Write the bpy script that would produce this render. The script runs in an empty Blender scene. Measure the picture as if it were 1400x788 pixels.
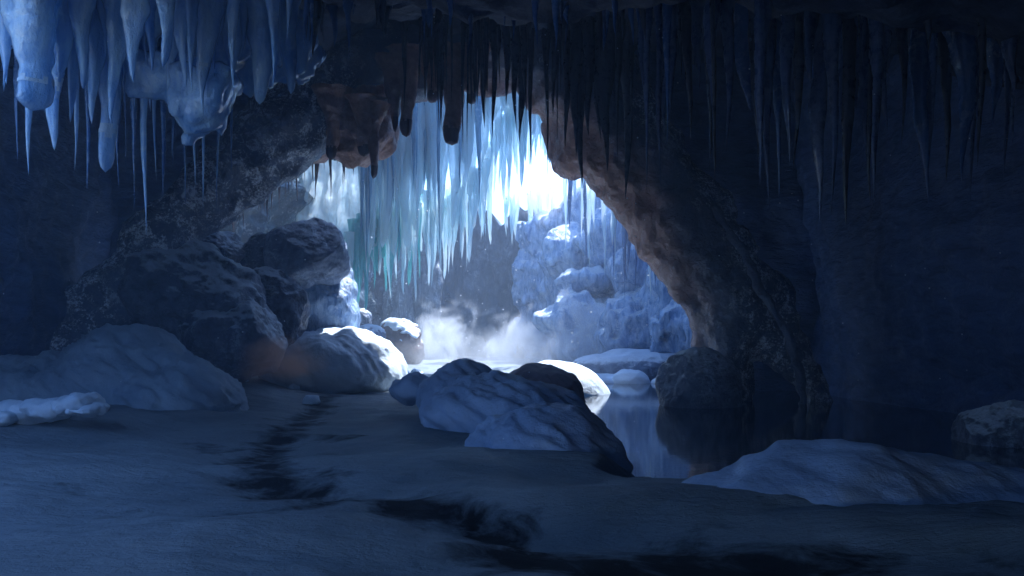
import bpy, bmesh, math, random
import numpy as np
from mathutils import Vector

random.seed(7)
R = random.Random(11)
SC = bpy.context.scene
COL = SC.collection

# ------------------------------------------------------------------ numpy noise
_rs = np.random.RandomState(3)
_PERM = np.concatenate([_rs.permutation(256)] * 3).astype(np.int32)
_GR = _rs.normal(size=(256, 3)); _GR /= np.linalg.norm(_GR, axis=1)[:, None]

def perlin(p, seed=0):
    p = np.asarray(p, dtype=np.float64) + np.array([seed * 17.31, seed * 7.77, seed * 3.91])
    i = np.floor(p).astype(np.int64); f = p - i
    u = f * f * f * (f * (f * 6 - 15) + 10)
    i &= 255
    out = 0
    for dx in (0, 1):
        wx = u[:, 0] if dx else 1 - u[:, 0]
        a = _PERM[i[:, 0] + dx]
        for dy in (0, 1):
            wy = u[:, 1] if dy else 1 - u[:, 1]
            b = _PERM[a + i[:, 1] + dy]
            for dz in (0, 1):
                wz = u[:, 2] if dz else 1 - u[:, 2]
                g = _GR[_PERM[b + i[:, 2] + dz]]
                d = g[:, 0] * (f[:, 0] - dx) + g[:, 1] * (f[:, 1] - dy) + g[:, 2] * (f[:, 2] - dz)
                out = out + wx * wy * wz * d
    return out * 1.4

def fbm(p, scale=1.0, octs=4, seed=0, ridged=False, gain=.5):
    p = np.asarray(p, dtype=np.float64) / scale
    a, s, out = 1.0, 1.0, 0
    for o in range(octs):
        n = perlin(p * s, seed + o * 5)
        if ridged: n = .5 - np.abs(n) * 1.6
        out = out + a * n
        a *= gain; s *= 2.03
    return out

def sstep(a, b, x):
    t = np.clip((x - a) / (b - a), 0, 1)
    return t * t * (3 - 2 * t)

# ------------------------------------------------------------------ camera model
CAMZ, FPX, HOR = 1.7, 1100.0, 455.0
def P(px, py, d):
    return np.array([(px - 700) / FPX * d, d, CAMZ + (HOR - py) / FPX * d])
def M(px, d):                     # pixels to metres at a distance
    return px * d / FPX

# ------------------------------------------------------------------ objects
def tag(o, label=None, cat=None, group=None, kind=None):
    if label: o['label'] = label
    if cat: o['category'] = cat
    if group: o['group'] = group
    if kind: o['kind'] = kind
    return o

def mk(name, verts, faces, mat, origin=None, parent=None, smooth=True, attrs=None):
    verts = np.asarray(verts, dtype=np.float64)
    if origin is None: origin = np.zeros(3)
    origin = np.asarray(origin, dtype=np.float64)
    me = bpy.data.meshes.new(name)
    faces = np.asarray(faces)
    if faces.ndim == 2:
        n, k = faces.shape
        me.vertices.add(len(verts)); me.vertices.foreach_set('co', (verts - origin).ravel().astype(np.float32))
        me.loops.add(n * k); me.loops.foreach_set('vertex_index', faces.ravel().astype(np.int32))
        me.polygons.add(n)
        me.polygons.foreach_set('loop_start', np.arange(0, n * k, k, dtype=np.int32))
        me.polygons.foreach_set('loop_total', np.full(n, k, dtype=np.int32))
        me.update(calc_edges=True); me.validate()
    else:
        me.from_pydata([tuple(v) for v in verts - origin], [], [tuple(f) for f in faces])
    if smooth: me.polygons.foreach_set('use_smooth', np.ones(len(me.polygons), dtype=bool))
    for an, av in (attrs or {}).items():
        at = me.attributes.new(an, 'FLOAT', 'POINT'); at.data.foreach_set('value', np.asarray(av, dtype=np.float32))
    me.materials.append(mat); me.update()
    o = bpy.data.objects.new(name, me); COL.objects.link(o)
    o.location = origin
    if parent is not None:
        o.parent = parent; o.location = origin - np.array(parent.location)
    return o

def normals_of(verts, faces):
    n = np.zeros_like(verts)
    a, b, c = verts[faces[:, 0]], verts[faces[:, 1]], verts[faces[:, 2]]
    fn = np.cross(b - a, c - a)
    for k in range(faces.shape[1]): np.add.at(n, faces[:, k], fn)
    return n / (np.linalg.norm(n, axis=1)[:, None] + 1e-12)

def grid_faces(nu, nv, flip=False):
    i, j = np.meshgrid(np.arange(nu - 1), np.arange(nv - 1), indexing='ij')
    a = (i * nv + j).ravel()
    f = np.stack([a, a + nv, a + nv + 1, a + 1], 1)
    return f[:, ::-1] if flip else f

def surface_nets(F, origin, h):
    s = F < 0
    cnr = [(0,0,0),(1,0,0),(0,1,0),(1,1,0),(0,0,1),(1,0,1),(0,1,1),(1,1,1)]
    nx, ny, nz = F.shape
    sub = [s[a:nx-1+a, b:ny-1+b, c:nz-1+c] for a, b, c in cnr]
    tot = sum(x.astype(np.int8) for x in sub)
    act = (tot > 0) & (tot < 8)
    ijk = np.argwhere(act)
    vals = np.stack([F[ijk[:,0]+a, ijk[:,1]+b, ijk[:,2]+c] for a, b, c in cnr], 1)
    pos = np.zeros((len(ijk), 3)); cnt = np.zeros(len(ijk))
    C8 = np.array(cnr, dtype=float)
    for e0 in range(8):
        for e1 in range(e0 + 1, 8):
            if np.abs(C8[e0] - C8[e1]).sum() != 1: continue
            v0, v1 = vals[:, e0], vals[:, e1]
            x = (v0 < 0) != (v1 < 0)
            t = np.where(x, v0 / np.where(x, v0 - v1, 1), 0)
            pos += np.where(x[:, None], C8[e0] + t[:, None] * (C8[e1] - C8[e0]), 0); cnt += x
    verts = np.asarray(origin) + (ijk + pos / cnt[:, None]) * h
    idx = -np.ones(act.shape, dtype=np.int64); idx[act] = np.arange(len(ijk))
    faces = []
    for ax in range(3):
        o1, o2 = [(1, 2), (2, 0), (0, 1)][ax]
        sl0 = [slice(None)] * 3; sl1 = [slice(None)] * 3
        sl0[ax] = slice(0, -1); sl1[ax] = slice(1, None)
        e = np.argwhere(s[tuple(sl0)] != s[tuple(sl1)])
        e = e[(e[:, o1] > 0) & (e[:, o2] > 0) & (e[:, o1] < F.shape[o1] - 1) & (e[:, o2] < F.shape[o2] - 1)]
        def cell(d1, d2):
            q = e.copy(); q[:, o1] -= d1; q[:, o2] -= d2
            return idx[q[:, 0], q[:, 1], q[:, 2]]
        q = np.stack([cell(1, 1), cell(0, 1), cell(0, 0), cell(1, 0)], 1)
        ins = s[e[:, 0], e[:, 1], e[:, 2]]
        q[~ins] = q[~ins][:, ::-1]
        faces.append(q)
    return verts, np.concatenate(faces)

def sdf_mesh(name, fn, lo, hi, h, mat, disp=None, attrs=None, origin=None):
    ax = [np.arange(lo[k], hi[k] + h, h) for k in range(3)]
    g = np.stack(np.meshgrid(*ax, indexing='ij'), -1)
    F = fn(g.reshape(-1, 3)).reshape(g.shape[:3])
    v, f = surface_nets(F, lo, h)
    if disp: v = v + normals_of(v, f) * disp(v)[:, None]
    return mk(name, v, f, mat, origin=origin, attrs=attrs(v, normals_of(v, f)) if attrs else None)

def smin(a, b, k):
    h = np.clip(.5 + .5 * (b - a) / k, 0, 1)
    return b + (a - b) * h - k * h * (1 - h)

def capsule(p, a, b, ra, rb):
    a, b = np.asarray(a), np.asarray(b); ab = b - a
    t = np.clip(((p - a) @ ab) / (ab @ ab), 0, 1)
    return np.linalg.norm(p - a - t[:, None] * ab, axis=1) - (ra + (rb - ra) * t)

def ellip(p, c, r):
    q = (p - np.asarray(c)) / np.asarray(r)
    k0 = np.linalg.norm(q, axis=1); k1 = np.linalg.norm(q / np.asarray(r), axis=1)
    return k0 * (k0 - 1) / np.maximum(k1, 1e-6)

# ------------------------------------------------------------------ materials
class NT:
    def __init__(s, name):
        s.m = bpy.data.materials.new(name); s.m.use_nodes = True
        s.t = s.m.node_tree; s.t.nodes.clear()
        s.out = s.n('ShaderNodeOutputMaterial')
    def n(s, typ, **kw):
        nd = s.t.nodes.new(typ)
        for k, v in kw.items(): setattr(nd, k, v)
        return nd
    def l(s, a, b): s.t.links.new(a, b)
    def noise(s, scale, detail=4, rough=.55, vec=None, dist=0):
        nd = s.n('ShaderNodeTexNoise'); nd.inputs['Scale'].default_value = scale
        nd.inputs['Detail'].default_value = detail; nd.inputs['Roughness'].default_value = rough
        nd.inputs['Distortion'].default_value = dist
        s.l(vec if vec is not None else s.pos(), nd.inputs['Vector']); return nd.outputs['Fac']
    def pos(s):
        if not hasattr(s, '_p'): s._p = s.n('ShaderNodeNewGeometry')
        return s._p.outputs['Position']
    def scaled(s, sc):
        m = s.n('ShaderNodeMapping'); m.inputs['Scale'].default_value = sc; s.l(s.pos(), m.inputs['Vector']); return m.outputs['Vector']
    def ramp(s, fac, stops):
        r = s.n('ShaderNodeValToRGB'); cr = r.color_ramp
        while len(cr.elements) < len(stops): cr.elements.new(.5)
        for e, (p, c) in zip(cr.elements, stops):
            e.position = p; e.color = (c, c, c, 1) if not isinstance(c, tuple) else (*c, 1)
        s.l(fac, r.inputs['Fac']); return r.outputs['Color']
    def mix(s, fac, a, b):
        m = s.n('ShaderNodeMix', data_type='RGBA')
        for sock, v in ((m.inputs[0], fac), (m.inputs[6], a), (m.inputs[7], b)):
            if isinstance(v, (int, float)): sock.default_value = v
            elif isinstance(v, tuple): sock.default_value = (*v, 1)
            else: s.l(v, sock)
        return m.outputs[2]
    def math(s, op, a, b=None):
        m = s.n('ShaderNodeMath', operation=op)
        for sock, v in zip(m.inputs, (a, b)):
            if v is None: continue
            if isinstance(v, (int, float)): sock.default_value = v
            else: s.l(v, sock)
        return m.outputs[0]
    def attr(s, name):
        a = s.n('ShaderNodeAttribute', attribute_name=name); return a.outputs['Fac']
    def upness(s, lo, hi):
        sp = s.n('ShaderNodeSeparateXYZ'); s.pos(); s.l(s._p.outputs['Normal'], sp.inputs[0])
        mr = s.n('ShaderNodeMapRange'); mr.inputs[1].default_value = lo; mr.inputs[2].default_value = hi
        s.l(sp.outputs['Z'], mr.inputs[0]); return mr.outputs[0]
    def bump(s, h, strength=.4, dist=.1, prev=None):
        b = s.n('ShaderNodeBump'); b.inputs['Strength'].default_value = strength; b.inputs['Distance'].default_value = dist
        s.l(h, b.inputs['Height'])
        if prev is not None: s.l(prev, b.inputs['Normal'])
        return b.outputs['Normal']
    def pbr(s, color, rough=.5, normal=None, spec=.5, coat=0):
        b = s.n('ShaderNodeBsdfPrincipled')
        for key, v in (('Base Color', color), ('Roughness', rough), ('Normal', normal), ('Specular IOR Level', spec), ('Coat Weight', coat)):
            if v is None: continue
            sock = b.inputs[key]
            if isinstance(v, tuple): sock.default_value = (*v, 1)
            elif isinstance(v, (int, float)): sock.default_value = v
            else: s.l(v, sock)
        return b.outputs[0]
    def done(s, sh): s.l(sh, s.out.inputs['Surface']); return s.m

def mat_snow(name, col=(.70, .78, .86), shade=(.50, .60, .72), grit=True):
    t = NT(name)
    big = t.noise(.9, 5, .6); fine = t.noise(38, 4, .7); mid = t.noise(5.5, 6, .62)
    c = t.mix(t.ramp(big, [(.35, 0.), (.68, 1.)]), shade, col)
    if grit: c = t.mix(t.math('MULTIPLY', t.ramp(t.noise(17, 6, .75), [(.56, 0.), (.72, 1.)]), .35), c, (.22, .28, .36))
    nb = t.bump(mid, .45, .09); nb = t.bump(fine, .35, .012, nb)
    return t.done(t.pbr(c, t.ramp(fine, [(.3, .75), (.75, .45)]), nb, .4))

def mat_ground(name):
    t = NT(name)
    big = t.noise(.7, 5, .6); fine = t.noise(42, 4, .72); mid = t.noise(4.2, 7, .6, t.scaled((.7, 1.5, 1)))
    c = t.mix(t.ramp(big, [(.32, 0.), (.68, 1.)]), (.14, .17, .195), (.25, .285, .31))
    c = t.mix(t.math('MULTIPLY', t.ramp(t.noise(13, 6, .78), [(.55, 0.), (.75, 1.)]), .4), c, (.16, .21, .28))
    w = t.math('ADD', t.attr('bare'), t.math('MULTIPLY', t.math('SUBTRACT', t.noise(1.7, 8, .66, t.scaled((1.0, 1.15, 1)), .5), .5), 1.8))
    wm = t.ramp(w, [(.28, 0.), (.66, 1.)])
    spark = t.ramp(t.noise(160, 2, .6), [(.69, 0.), (.74, 1.)])  # snow sparkle painted into the colour as tiny bright dots
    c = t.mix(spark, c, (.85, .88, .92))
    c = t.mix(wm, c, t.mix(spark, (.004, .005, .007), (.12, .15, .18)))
    nb = t.bump(mid, .6, .16); nb = t.bump(fine, .6, .02, nb)
    r = t.mix(wm, t.ramp(fine, [(.3, .8), (.75, .45)]), (.95, .95, .95))
    return t.done(t.pbr(c, r, nb, .3))

def mat_rock(name, dark, light, frost=.3, frostcol=(.55, .63, .72), snow=0., rough=(.55, .28), brown=None, scale=1., streak=(1, 1, 1), bumps=.7, rime=False):
    t = NT(name)
    v = t.scaled(tuple(scale * q for q in streak))
    big = t.noise(.8, 6, .62, v); mid = t.noise(3.1, 8, .66, v, .4); fine = t.noise(21, 6, .7)
    c = t.mix(t.ramp(mid, [(.32, 0.), (.7, 1.)]), dark, light)
    if brown: c = t.mix(t.attr('brown'), c, t.mix(t.ramp(mid, [(.3, 0.), (.72, 1.)]), brown, tuple(min(1, q * 2.4) for q in brown)))
    if frost > 0:
        nb0 = t.noise(1.1, 5, .65, t.scaled((1.3, 1.3, .6)))
        if rime: nb0 = t.math('ADD', nb0, t.math('MULTIPLY', t.math('SUBTRACT', t.attr('rime'), .4), .38))
        k = t.math('MULTIPLY', t.ramp(nb0, [(.44, 0.), (.58, 1.)]), t.ramp(t.math('ADD', t.math('MULTIPLY', t.noise(17, 6, .85), .5), t.math('MULTIPLY', t.noise(2.6, 7, .72, None, .8), .5)), [(.505, 0.), (.56, 1.)]))
        c = t.mix(t.math('MULTIPLY', k, frost), c, frostcol)
    if snow > 0:
        u = t.math('ADD', t.upness(.25, .95), t.math('MULTIPLY', t.math('SUBTRACT', t.noise(4.5, 7, .7), .5), 1.3))
        c = t.mix(t.math('MULTIPLY', t.ramp(u, [(.35, 0.), (.7, 1.)]), snow), c, (.66, .73, .82))
    nb = t.bump(big, bumps, .35); nb = t.bump(mid, bumps, .16, nb); nb = t.bump(fine, .5, .025, nb)
    return t.done(t.pbr(c, t.ramp(mid, [(.35, rough[0]), (.65, rough[1])]), nb, .5))

def mat_ice(name, col, deep, trans=.45, rough=.16, streak=(2.5, 2.5, .5), speck=.25, coat=.4, clear=0.):
    t = NT(name)
    v = t.scaled(streak)
    n = t.noise(1.8, 6, .6, v); f = t.noise(9, 5, .65); g = t.noise(33, 4, .7)
    c = t.mix(t.ramp(n, [(.34, 0.), (.68, 1.)]), deep, col)
    c = t.mix(t.math('MULTIPLY', t.ramp(t.math('MULTIPLY', f, t.noise(1.2, 3)), [(.30, 0.), (.42, 1.)]), speck), c, (.80, .86, .90))
    nb = t.bump(n, .5, .10); nb = t.bump(f, .55, .05, nb); nb = t.bump(g, .25, .008, nb)
    p = t.pbr(c, t.ramp(f, [(.35, rough), (.7, rough + .25)]), nb, .5, coat)
    if trans <= 0: return t.done(p)
    tr = t.n('ShaderNodeBsdfTranslucent'); t.l(c, tr.inputs['Color']); t.l(nb, tr.inputs['Normal'])
    ms = t.n('ShaderNodeMixShader'); ms.inputs[0].default_value = trans
    t.l(p, ms.inputs[1]); t.l(tr.outputs[0], ms.inputs[2])
    if not clear: return t.done(ms.outputs[0])
    tp = t.n('ShaderNodeBsdfTransparent'); tp.inputs['Color'].default_value = (.94, .97, .98, 1)
    m2 = t.n('ShaderNodeMixShader'); t.l(t.ramp(n, [(.3, clear * .4), (.7, clear * 1.6)]), m2.inputs[0])
    t.l(ms.outputs[0], m2.inputs[1]); t.l(tp.outputs[0], m2.inputs[2])
    return t.done(m2.outputs[0])

def mat_water(name):
    t = NT(name)
    w = t.noise(2.2, 3, .55, t.scaled((.8, 3.6, 1))); w2 = t.noise(9, 3, .5, t.scaled((.8, 2.6, 1)))
    nb = t.bump(w, .035, .03); nb = t.bump(w2, .07, .008, nb)
    b = t.pbr((.010, .026, .06), .005, nb, 1.0)
    return t.done(b)

def mat_volume(name, color, dens, scale, lo, hi, absorb=None):
    t = NT(name)
    tc = t.n('ShaderNodeTexCoord')
    # falloff inside the unit ball of the object's own space
    ln = t.n('ShaderNodeVectorMath', operation='LENGTH'); t.l(tc.outputs['Object'], ln.inputs[0])
    n = t.noise(scale, 6, .62, t.pos(), .6)
    e = t.math('ADD', t.math('SUBTRACT', 1.0, ln.outputs['Value']), t.math('MULTIPLY', t.math('SUBTRACT', n, .5), 2.6))
    m = t.n('ShaderNodeMapRange', interpolation_type='SMOOTHSTEP'); m.inputs[1].default_value = lo; m.inputs[2].default_value = hi
    m.inputs[4].default_value = dens
    t.l(e, m.inputs[0])
    # nothing at the rim
    rim = t.n('ShaderNodeMapRange', interpolation_type='SMOOTHSTEP'); rim.inputs[1].default_value = 1.0; rim.inputs[2].default_value = .62
    t.l(ln.outputs['Value'], rim.inputs[0])
    v = t.n('ShaderNodeVolumePrincipled'); v.inputs['Color'].default_value = (*color, 1)
    v.inputs['Anisotropy'].default_value = .2
    if absorb: v.inputs['Absorption Color'].default_value = (*absorb, 1)
    t.l(t.math('MULTIPLY', m.outputs[0], rim.outputs[0]), v.inputs['Density'])
    t.l(v.outputs[0], t.out.inputs['Volume'])
    return t.m

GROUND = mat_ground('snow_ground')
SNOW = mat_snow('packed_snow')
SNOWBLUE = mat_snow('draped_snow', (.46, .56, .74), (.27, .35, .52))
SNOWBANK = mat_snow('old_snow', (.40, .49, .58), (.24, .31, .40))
SNOWBROWN = mat_snow('dusty_snow', (.40, .34, .38), (.24, .19, .22))
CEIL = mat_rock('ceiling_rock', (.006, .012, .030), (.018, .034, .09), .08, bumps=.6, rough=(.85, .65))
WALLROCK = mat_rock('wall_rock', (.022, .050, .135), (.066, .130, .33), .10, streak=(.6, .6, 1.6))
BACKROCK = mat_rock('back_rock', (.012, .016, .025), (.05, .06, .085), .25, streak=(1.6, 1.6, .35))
PILLAR = mat_rock('pillar_rock', (.05, .06, .07), (.24, .26, .29), .7, streak=(3, 3, .5))
ARCH = mat_rock('arch_rock', (.045, .058, .095), (.16, .20, .29), 1.0, brown=(.20, .11, .085), frostcol=(.92, .95, .98), rime=True, rough=(.4, .16))
BOULDER = mat_rock('boulder_rock', (.028, .038, .064), (.15, .18, .26), .5, snow=.75, bumps=.7)
BOULDERSNOWY = mat_rock('snowy_boulder', (.09, .12, .19), (.25, .31, .44), .5, snow=.9, bumps=.9)
ICEROCK = mat_rock('ice_glazed_rock', (.08, .18, .42), (.55, .70, .92), .7, snow=.9, rough=(.22, .10), bumps=1.0, frostcol=(.75, .82, .9), streak=(1.4, 1.4, .45))
BROWN = mat_rock('brown_rock', (.22, .12, .09), (.58, .36, .28), .12, frostcol=(.5, .45, .45), streak=(1.3, 1.3, 1.3))
BROWNDIM = mat_rock('shaded_brown_rock', (.06, .042, .038), (.17, .115, .10), .1)  # brown rock darkened, the boulder's shade put into its colour
ICEWALL = mat_ice('blue_ice_wall', (.42, .58, .82), (.12, .22, .46), 0, .14, (1.2, 1.2, .45), .5)
ICECURTAIN = mat_ice('white_ice', (.93, .97, .97), (.74, .88, .92), .7, .12, (2.2, 2.2, .35), .4, .6, .28)
LEFTICE = mat_ice('grey_glazed_rock', (.11, .16, .19), (.025, .04, .055), 0, .12, (1.2, 1.2, .6), .6)
ICE = mat_ice('clear_ice', (.93, .97, .97), (.66, .85, .90), .6, .10, clear=.3, coat=.6)
ICEMID = mat_ice('steel_blue_ice', (.32, .54, .68), (.10, .22, .34), .4, .12, clear=.1, coat=.6)
ICETEAL = mat_ice('teal_ice', (.40, .78, .76), (.16, .46, .48), .55, .12, clear=.2)
ICEBLUE = mat_ice('blue_ice', (.72, .86, .97), (.28, .50, .84), .35, .10, (2.6, 2.6, .7), .5, .9)
ICEDEEP = mat_ice('deep_blue_ice', (.10, .20, .44), (.04, .09, .24), .2, .15)
ICESHADOW = mat_ice('shadowed_ice', (.030, .040, .070), (.010, .013, .024), 0, .22, (3, 3, .6), .08)  # same ice as the pale icicles, its shadow put into the colour
ICESHADE = mat_ice('shaded_ice', (.075, .115, .24), (.026, .045, .11), 0, .2, (3, 3, .6), .1)  # ice for the dim icicles, a softer shade put into the colour
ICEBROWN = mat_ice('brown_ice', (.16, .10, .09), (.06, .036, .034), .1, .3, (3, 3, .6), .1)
WATER = mat_water('pool_water')

# ------------------------------------------------------------------ ground
POOLX = lambda y: np.interp(y, [8, 9.7, 14, 20.8, 26, 30], [1.2, 1.45, 1.45, 1.9, 2.7, 3.6])
def ground_h(x, y):
    p = np.stack([x, y, np.zeros_like(x)], 1)
    h = .20 + .10 * fbm(p, 3.2, 3, 2) + .06 * fbm(p * np.array([.6, 1.6, 1]), 1.3, 3, 9)
    h += .30 * sstep(-3.5, -8, x) * sstep(7, 12, y)
    h += .035 * fbm(p * np.array([.7, 1.3, 1]), .75, 4, 13, ridged=True)
    # swells across the foreground
    def sw(cx, cy, rx, ry, a, rot=0):
        c, s = math.cos(rot), math.sin(rot)
        u = ((x - cx) * c + (y - cy) * s) / rx; v = (-(x - cx) * s + (y - cy) * c) / ry
        return a * np.exp(-(u * u + v * v))
    h += sw(-4.2, 8.3, 3.2, 1.1, .18, .1) + sw(1.7, 7.0, 2.6, .55, .16, -.12) + sw(-2.2, 5.6, 1.8, .8, .14, .25)
    h += sw(4.2, 5.5, 1.8, .7, .18, -.25) + sw(-.3, 9.2, 1.4, .7, .12) - sw(.0, 6.4, 1.2, .5, .12, -.4) - sw(-1.6, 7.6, 1.1, .45, .10, -.3)
    h += .12 * sstep(26, 34, y)
    ins = np.minimum(np.minimum(x - POOLX(y), (y - 9.0) * .8), 28.0 + .5 * np.sin(x * 1.7) - y)
    ins = ins + .35 * fbm(p, 1.6, 3, 21)
    k = sstep(-.5, .8, ins)
    return h * (1 - k) + k * -.8
ys = np.concatenate([np.linspace(-22, 2.0, 50)[:-1], np.geomspace(2.0, 70, 520)])
us = np.linspace(-1, 1, 420)
Y, U = np.meshgrid(ys, us, indexing='ij')
X = U * (np.clip(Y, 0, None) * .80 + 6) * np.where(np.abs(U) > .97, 1.6, 1)
x, y = X.ravel(), Y.ravel()
z = ground_h(x, y)
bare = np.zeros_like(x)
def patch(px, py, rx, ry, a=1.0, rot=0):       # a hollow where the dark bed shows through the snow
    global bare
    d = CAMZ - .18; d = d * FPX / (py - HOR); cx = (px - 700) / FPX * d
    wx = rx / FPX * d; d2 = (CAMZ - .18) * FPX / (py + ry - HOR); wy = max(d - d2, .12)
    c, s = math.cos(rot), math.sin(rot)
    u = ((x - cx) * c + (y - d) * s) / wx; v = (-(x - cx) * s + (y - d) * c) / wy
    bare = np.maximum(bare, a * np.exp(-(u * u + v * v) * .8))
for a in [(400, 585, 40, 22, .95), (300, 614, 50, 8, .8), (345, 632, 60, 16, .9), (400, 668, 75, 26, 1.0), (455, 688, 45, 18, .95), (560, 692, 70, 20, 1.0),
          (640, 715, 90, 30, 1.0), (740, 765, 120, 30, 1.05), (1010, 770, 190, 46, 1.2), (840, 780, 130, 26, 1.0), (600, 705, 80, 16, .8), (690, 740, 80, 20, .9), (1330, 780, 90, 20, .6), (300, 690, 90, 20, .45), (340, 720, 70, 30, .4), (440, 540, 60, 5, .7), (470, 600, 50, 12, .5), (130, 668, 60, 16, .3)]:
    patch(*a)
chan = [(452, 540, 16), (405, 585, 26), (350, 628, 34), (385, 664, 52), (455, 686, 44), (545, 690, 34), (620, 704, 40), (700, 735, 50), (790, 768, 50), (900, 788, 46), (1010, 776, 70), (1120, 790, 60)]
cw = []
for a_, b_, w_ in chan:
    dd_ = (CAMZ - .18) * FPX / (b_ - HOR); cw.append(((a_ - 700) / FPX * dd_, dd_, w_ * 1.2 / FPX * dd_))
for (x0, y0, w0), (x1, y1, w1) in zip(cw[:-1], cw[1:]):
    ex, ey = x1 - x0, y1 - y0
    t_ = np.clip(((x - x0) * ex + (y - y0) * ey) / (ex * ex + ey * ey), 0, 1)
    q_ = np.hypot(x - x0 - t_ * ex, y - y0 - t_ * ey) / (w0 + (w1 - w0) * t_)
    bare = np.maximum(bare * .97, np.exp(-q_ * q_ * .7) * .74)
z = z - .12 * np.clip(bare, 0, 1)
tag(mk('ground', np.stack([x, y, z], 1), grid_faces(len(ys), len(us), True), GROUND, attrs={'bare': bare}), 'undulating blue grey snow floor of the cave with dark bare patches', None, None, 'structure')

wx = np.linspace(.4, 14, 60); wy = np.linspace(8.2, 30, 60)
WX, WY = np.meshgrid(wx, wy, indexing='ij')
tag(mk('water', np.stack([WX.ravel(), WY.ravel(), np.zeros(WX.size)], 1), grid_faces(60, 60), WATER), 'still dark pool of meltwater mirroring the icy wall', None, None, 'structure')

# ------------------------------------------------------------------ cave shell
def ceil_h(x, y):
    p = np.stack([x, y, np.zeros_like(x)], 1)
    base = np.interp(y, [-8, 0, 6, 10, 14, 18, 22, 27], [1.2, 4.1, 5.4, 6.1, 7.6, 8.9, 9.7, 10.4])  # roof pulled down behind the camera to cut the light
    side = np.abs(x + .5) / 10
    base = base - 1.5 * np.clip(side, 0, 1.2) ** 3
    r = .6 * fbm(p, 3.4, 4, 31) + .28 * fbm(p, 1.7, 4, 41, ridged=True) - .12
    return base + r
cx_ = np.arange(-10.6, 13.01, .11); cy_ = np.arange(-8, 24.7, .11)
CX, CY = np.meshgrid(cx_, cy_, indexing='ij')
lb = -10.6 + (5.7 + 1.6 * sstep(7, 5.5, CY)) * sstep(-.5, .8, CY) * sstep(9.0, 7.6, CY)      # an unseen skylight cut into the left edge to light the stalactites
CX = lb + (CX + 10.6) * (13 - lb) / 23.6
cz = ceil_h(CX.ravel(), CY.ravel())
bot = np.stack([CX.ravel(), CY.ravel(), cz], 1)
bot[:, :2] += .25 * np.stack([fbm(bot, 1.1, 3, 51), fbm(bot, 1.1, 3, 61)], 1)
top = bot.copy(); top[:, 2] = np.maximum(cz + 1.0, np.interp(CY.ravel(), [12, 20], [0, 11.4]))
nU, nV = CX.shape; N = nU * nV
f1 = grid_faces(nU, nV, True); f2 = grid_faces(nU, nV) + N
ring = np.concatenate([np.arange(nV), np.arange(1, nU) * nV + nV - 1, (nU - 1) * nV + np.arange(nV - 2, -1, -1), np.arange(nU - 2, 0, -1) * nV])
r2 = np.roll(ring, -1)
f3 = np.stack([ring, r2, r2 + N, ring + N], 1)
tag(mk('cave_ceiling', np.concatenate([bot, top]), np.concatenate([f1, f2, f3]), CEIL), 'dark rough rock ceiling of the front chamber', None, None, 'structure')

def wall(name, path, z0, z1, mat, amp=.5, scale=2.4, thick=2.0, lean=0., ds=.14, seed=0, flute=0., flscale=.5, taper=False, inward=1, octs=5, ridged=.4, origin=None, attrs=None):
    """A thick upright rock face along a plan path; its front looks to the right of the path (inward=1)."""
    path = np.array(path, float)
    seg = np.linalg.norm(np.diff(path, axis=0), axis=1); L = np.concatenate([[0], np.cumsum(seg)])
    n = int(L[-1] / ds) + 1; s = np.linspace(0, L[-1], n)
    px_ = np.interp(s, L, path[:, 0]); py_ = np.interp(s, L, path[:, 1])
    ker = np.ones(15) / 15
    pad = lambda a: np.convolve(np.concatenate([2 * a[0] - a[7:0:-1], a, 2 * a[-1] - a[-2:-9:-1]]), ker, 'valid')
    px_, py_ = pad(px_), pad(py_)
    tx, ty = np.gradient(px_), np.gradient(py_); l = np.hypot(tx, ty); nx_, ny_ = ty / l * inward, -tx / l * inward
    a0 = z0(px_, py_) if callable(z0) else np.full(n, float(z0)); a1 = z1(px_, py_) if callable(z1) else np.full(n, float(z1))
    m = int((np.max(a1 - a0)) / ds) + 2; t = np.linspace(0, 1, m)
    Z = a0[:, None] + (a1 - a0)[:, None] * t
    XX = np.repeat(px_[:, None], m, 1); YY = np.repeat(py_[:, None], m, 1)
    NX = np.repeat(nx_[:, None], m, 1); NY = np.repeat(ny_[:, None], m, 1)
    pts = np.stack([XX, YY, Z], -1).reshape(-1, 3)
    d = amp * (fbm(pts, scale, octs, seed) + ridged * fbm(pts, scale * .6, 4, seed + 3, ridged=True))
    if flute:
        q = pts * np.array([1, 1, .16])
        d = d + flute * fbm(q, flscale, 3, seed + 9, ridged=True)
    tt = np.tile(t, n)
    d = d + lean * tt ** 2
    bk = -thick * (np.clip(tt * 6, .08, 1) if taper else 1)
    nrm = np.stack([NX.ravel(), NY.ravel(), np.zeros(NX.size)], 1)
    front = pts + nrm * d[:, None]; back = pts + nrm * (bk + (lean * tt ** 2 + .3 * amp * fbm(pts, scale, 3, seed + 33)))[:, None]
    N = n * m
    fl = inward > 0
    f1 = grid_faces(n, m, not fl); f2 = grid_faces(n, m, fl) + N
    ring = np.concatenate([np.arange(m), np.arange(1, n) * m + m - 1, (n - 1) * m + np.arange(m - 2, -1, -1), np.arange(n - 2, 0, -1) * m])
    r2 = np.roll(ring, -1); f3 = np.stack([ring, r2, r2 + N, ring + N], 1)
    if not fl: f3 = f3[:, ::-1]
    V = np.concatenate([front, back])
    return mk(name, V, np.concatenate([f1, f2, f3]), mat, origin=origin)

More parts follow.
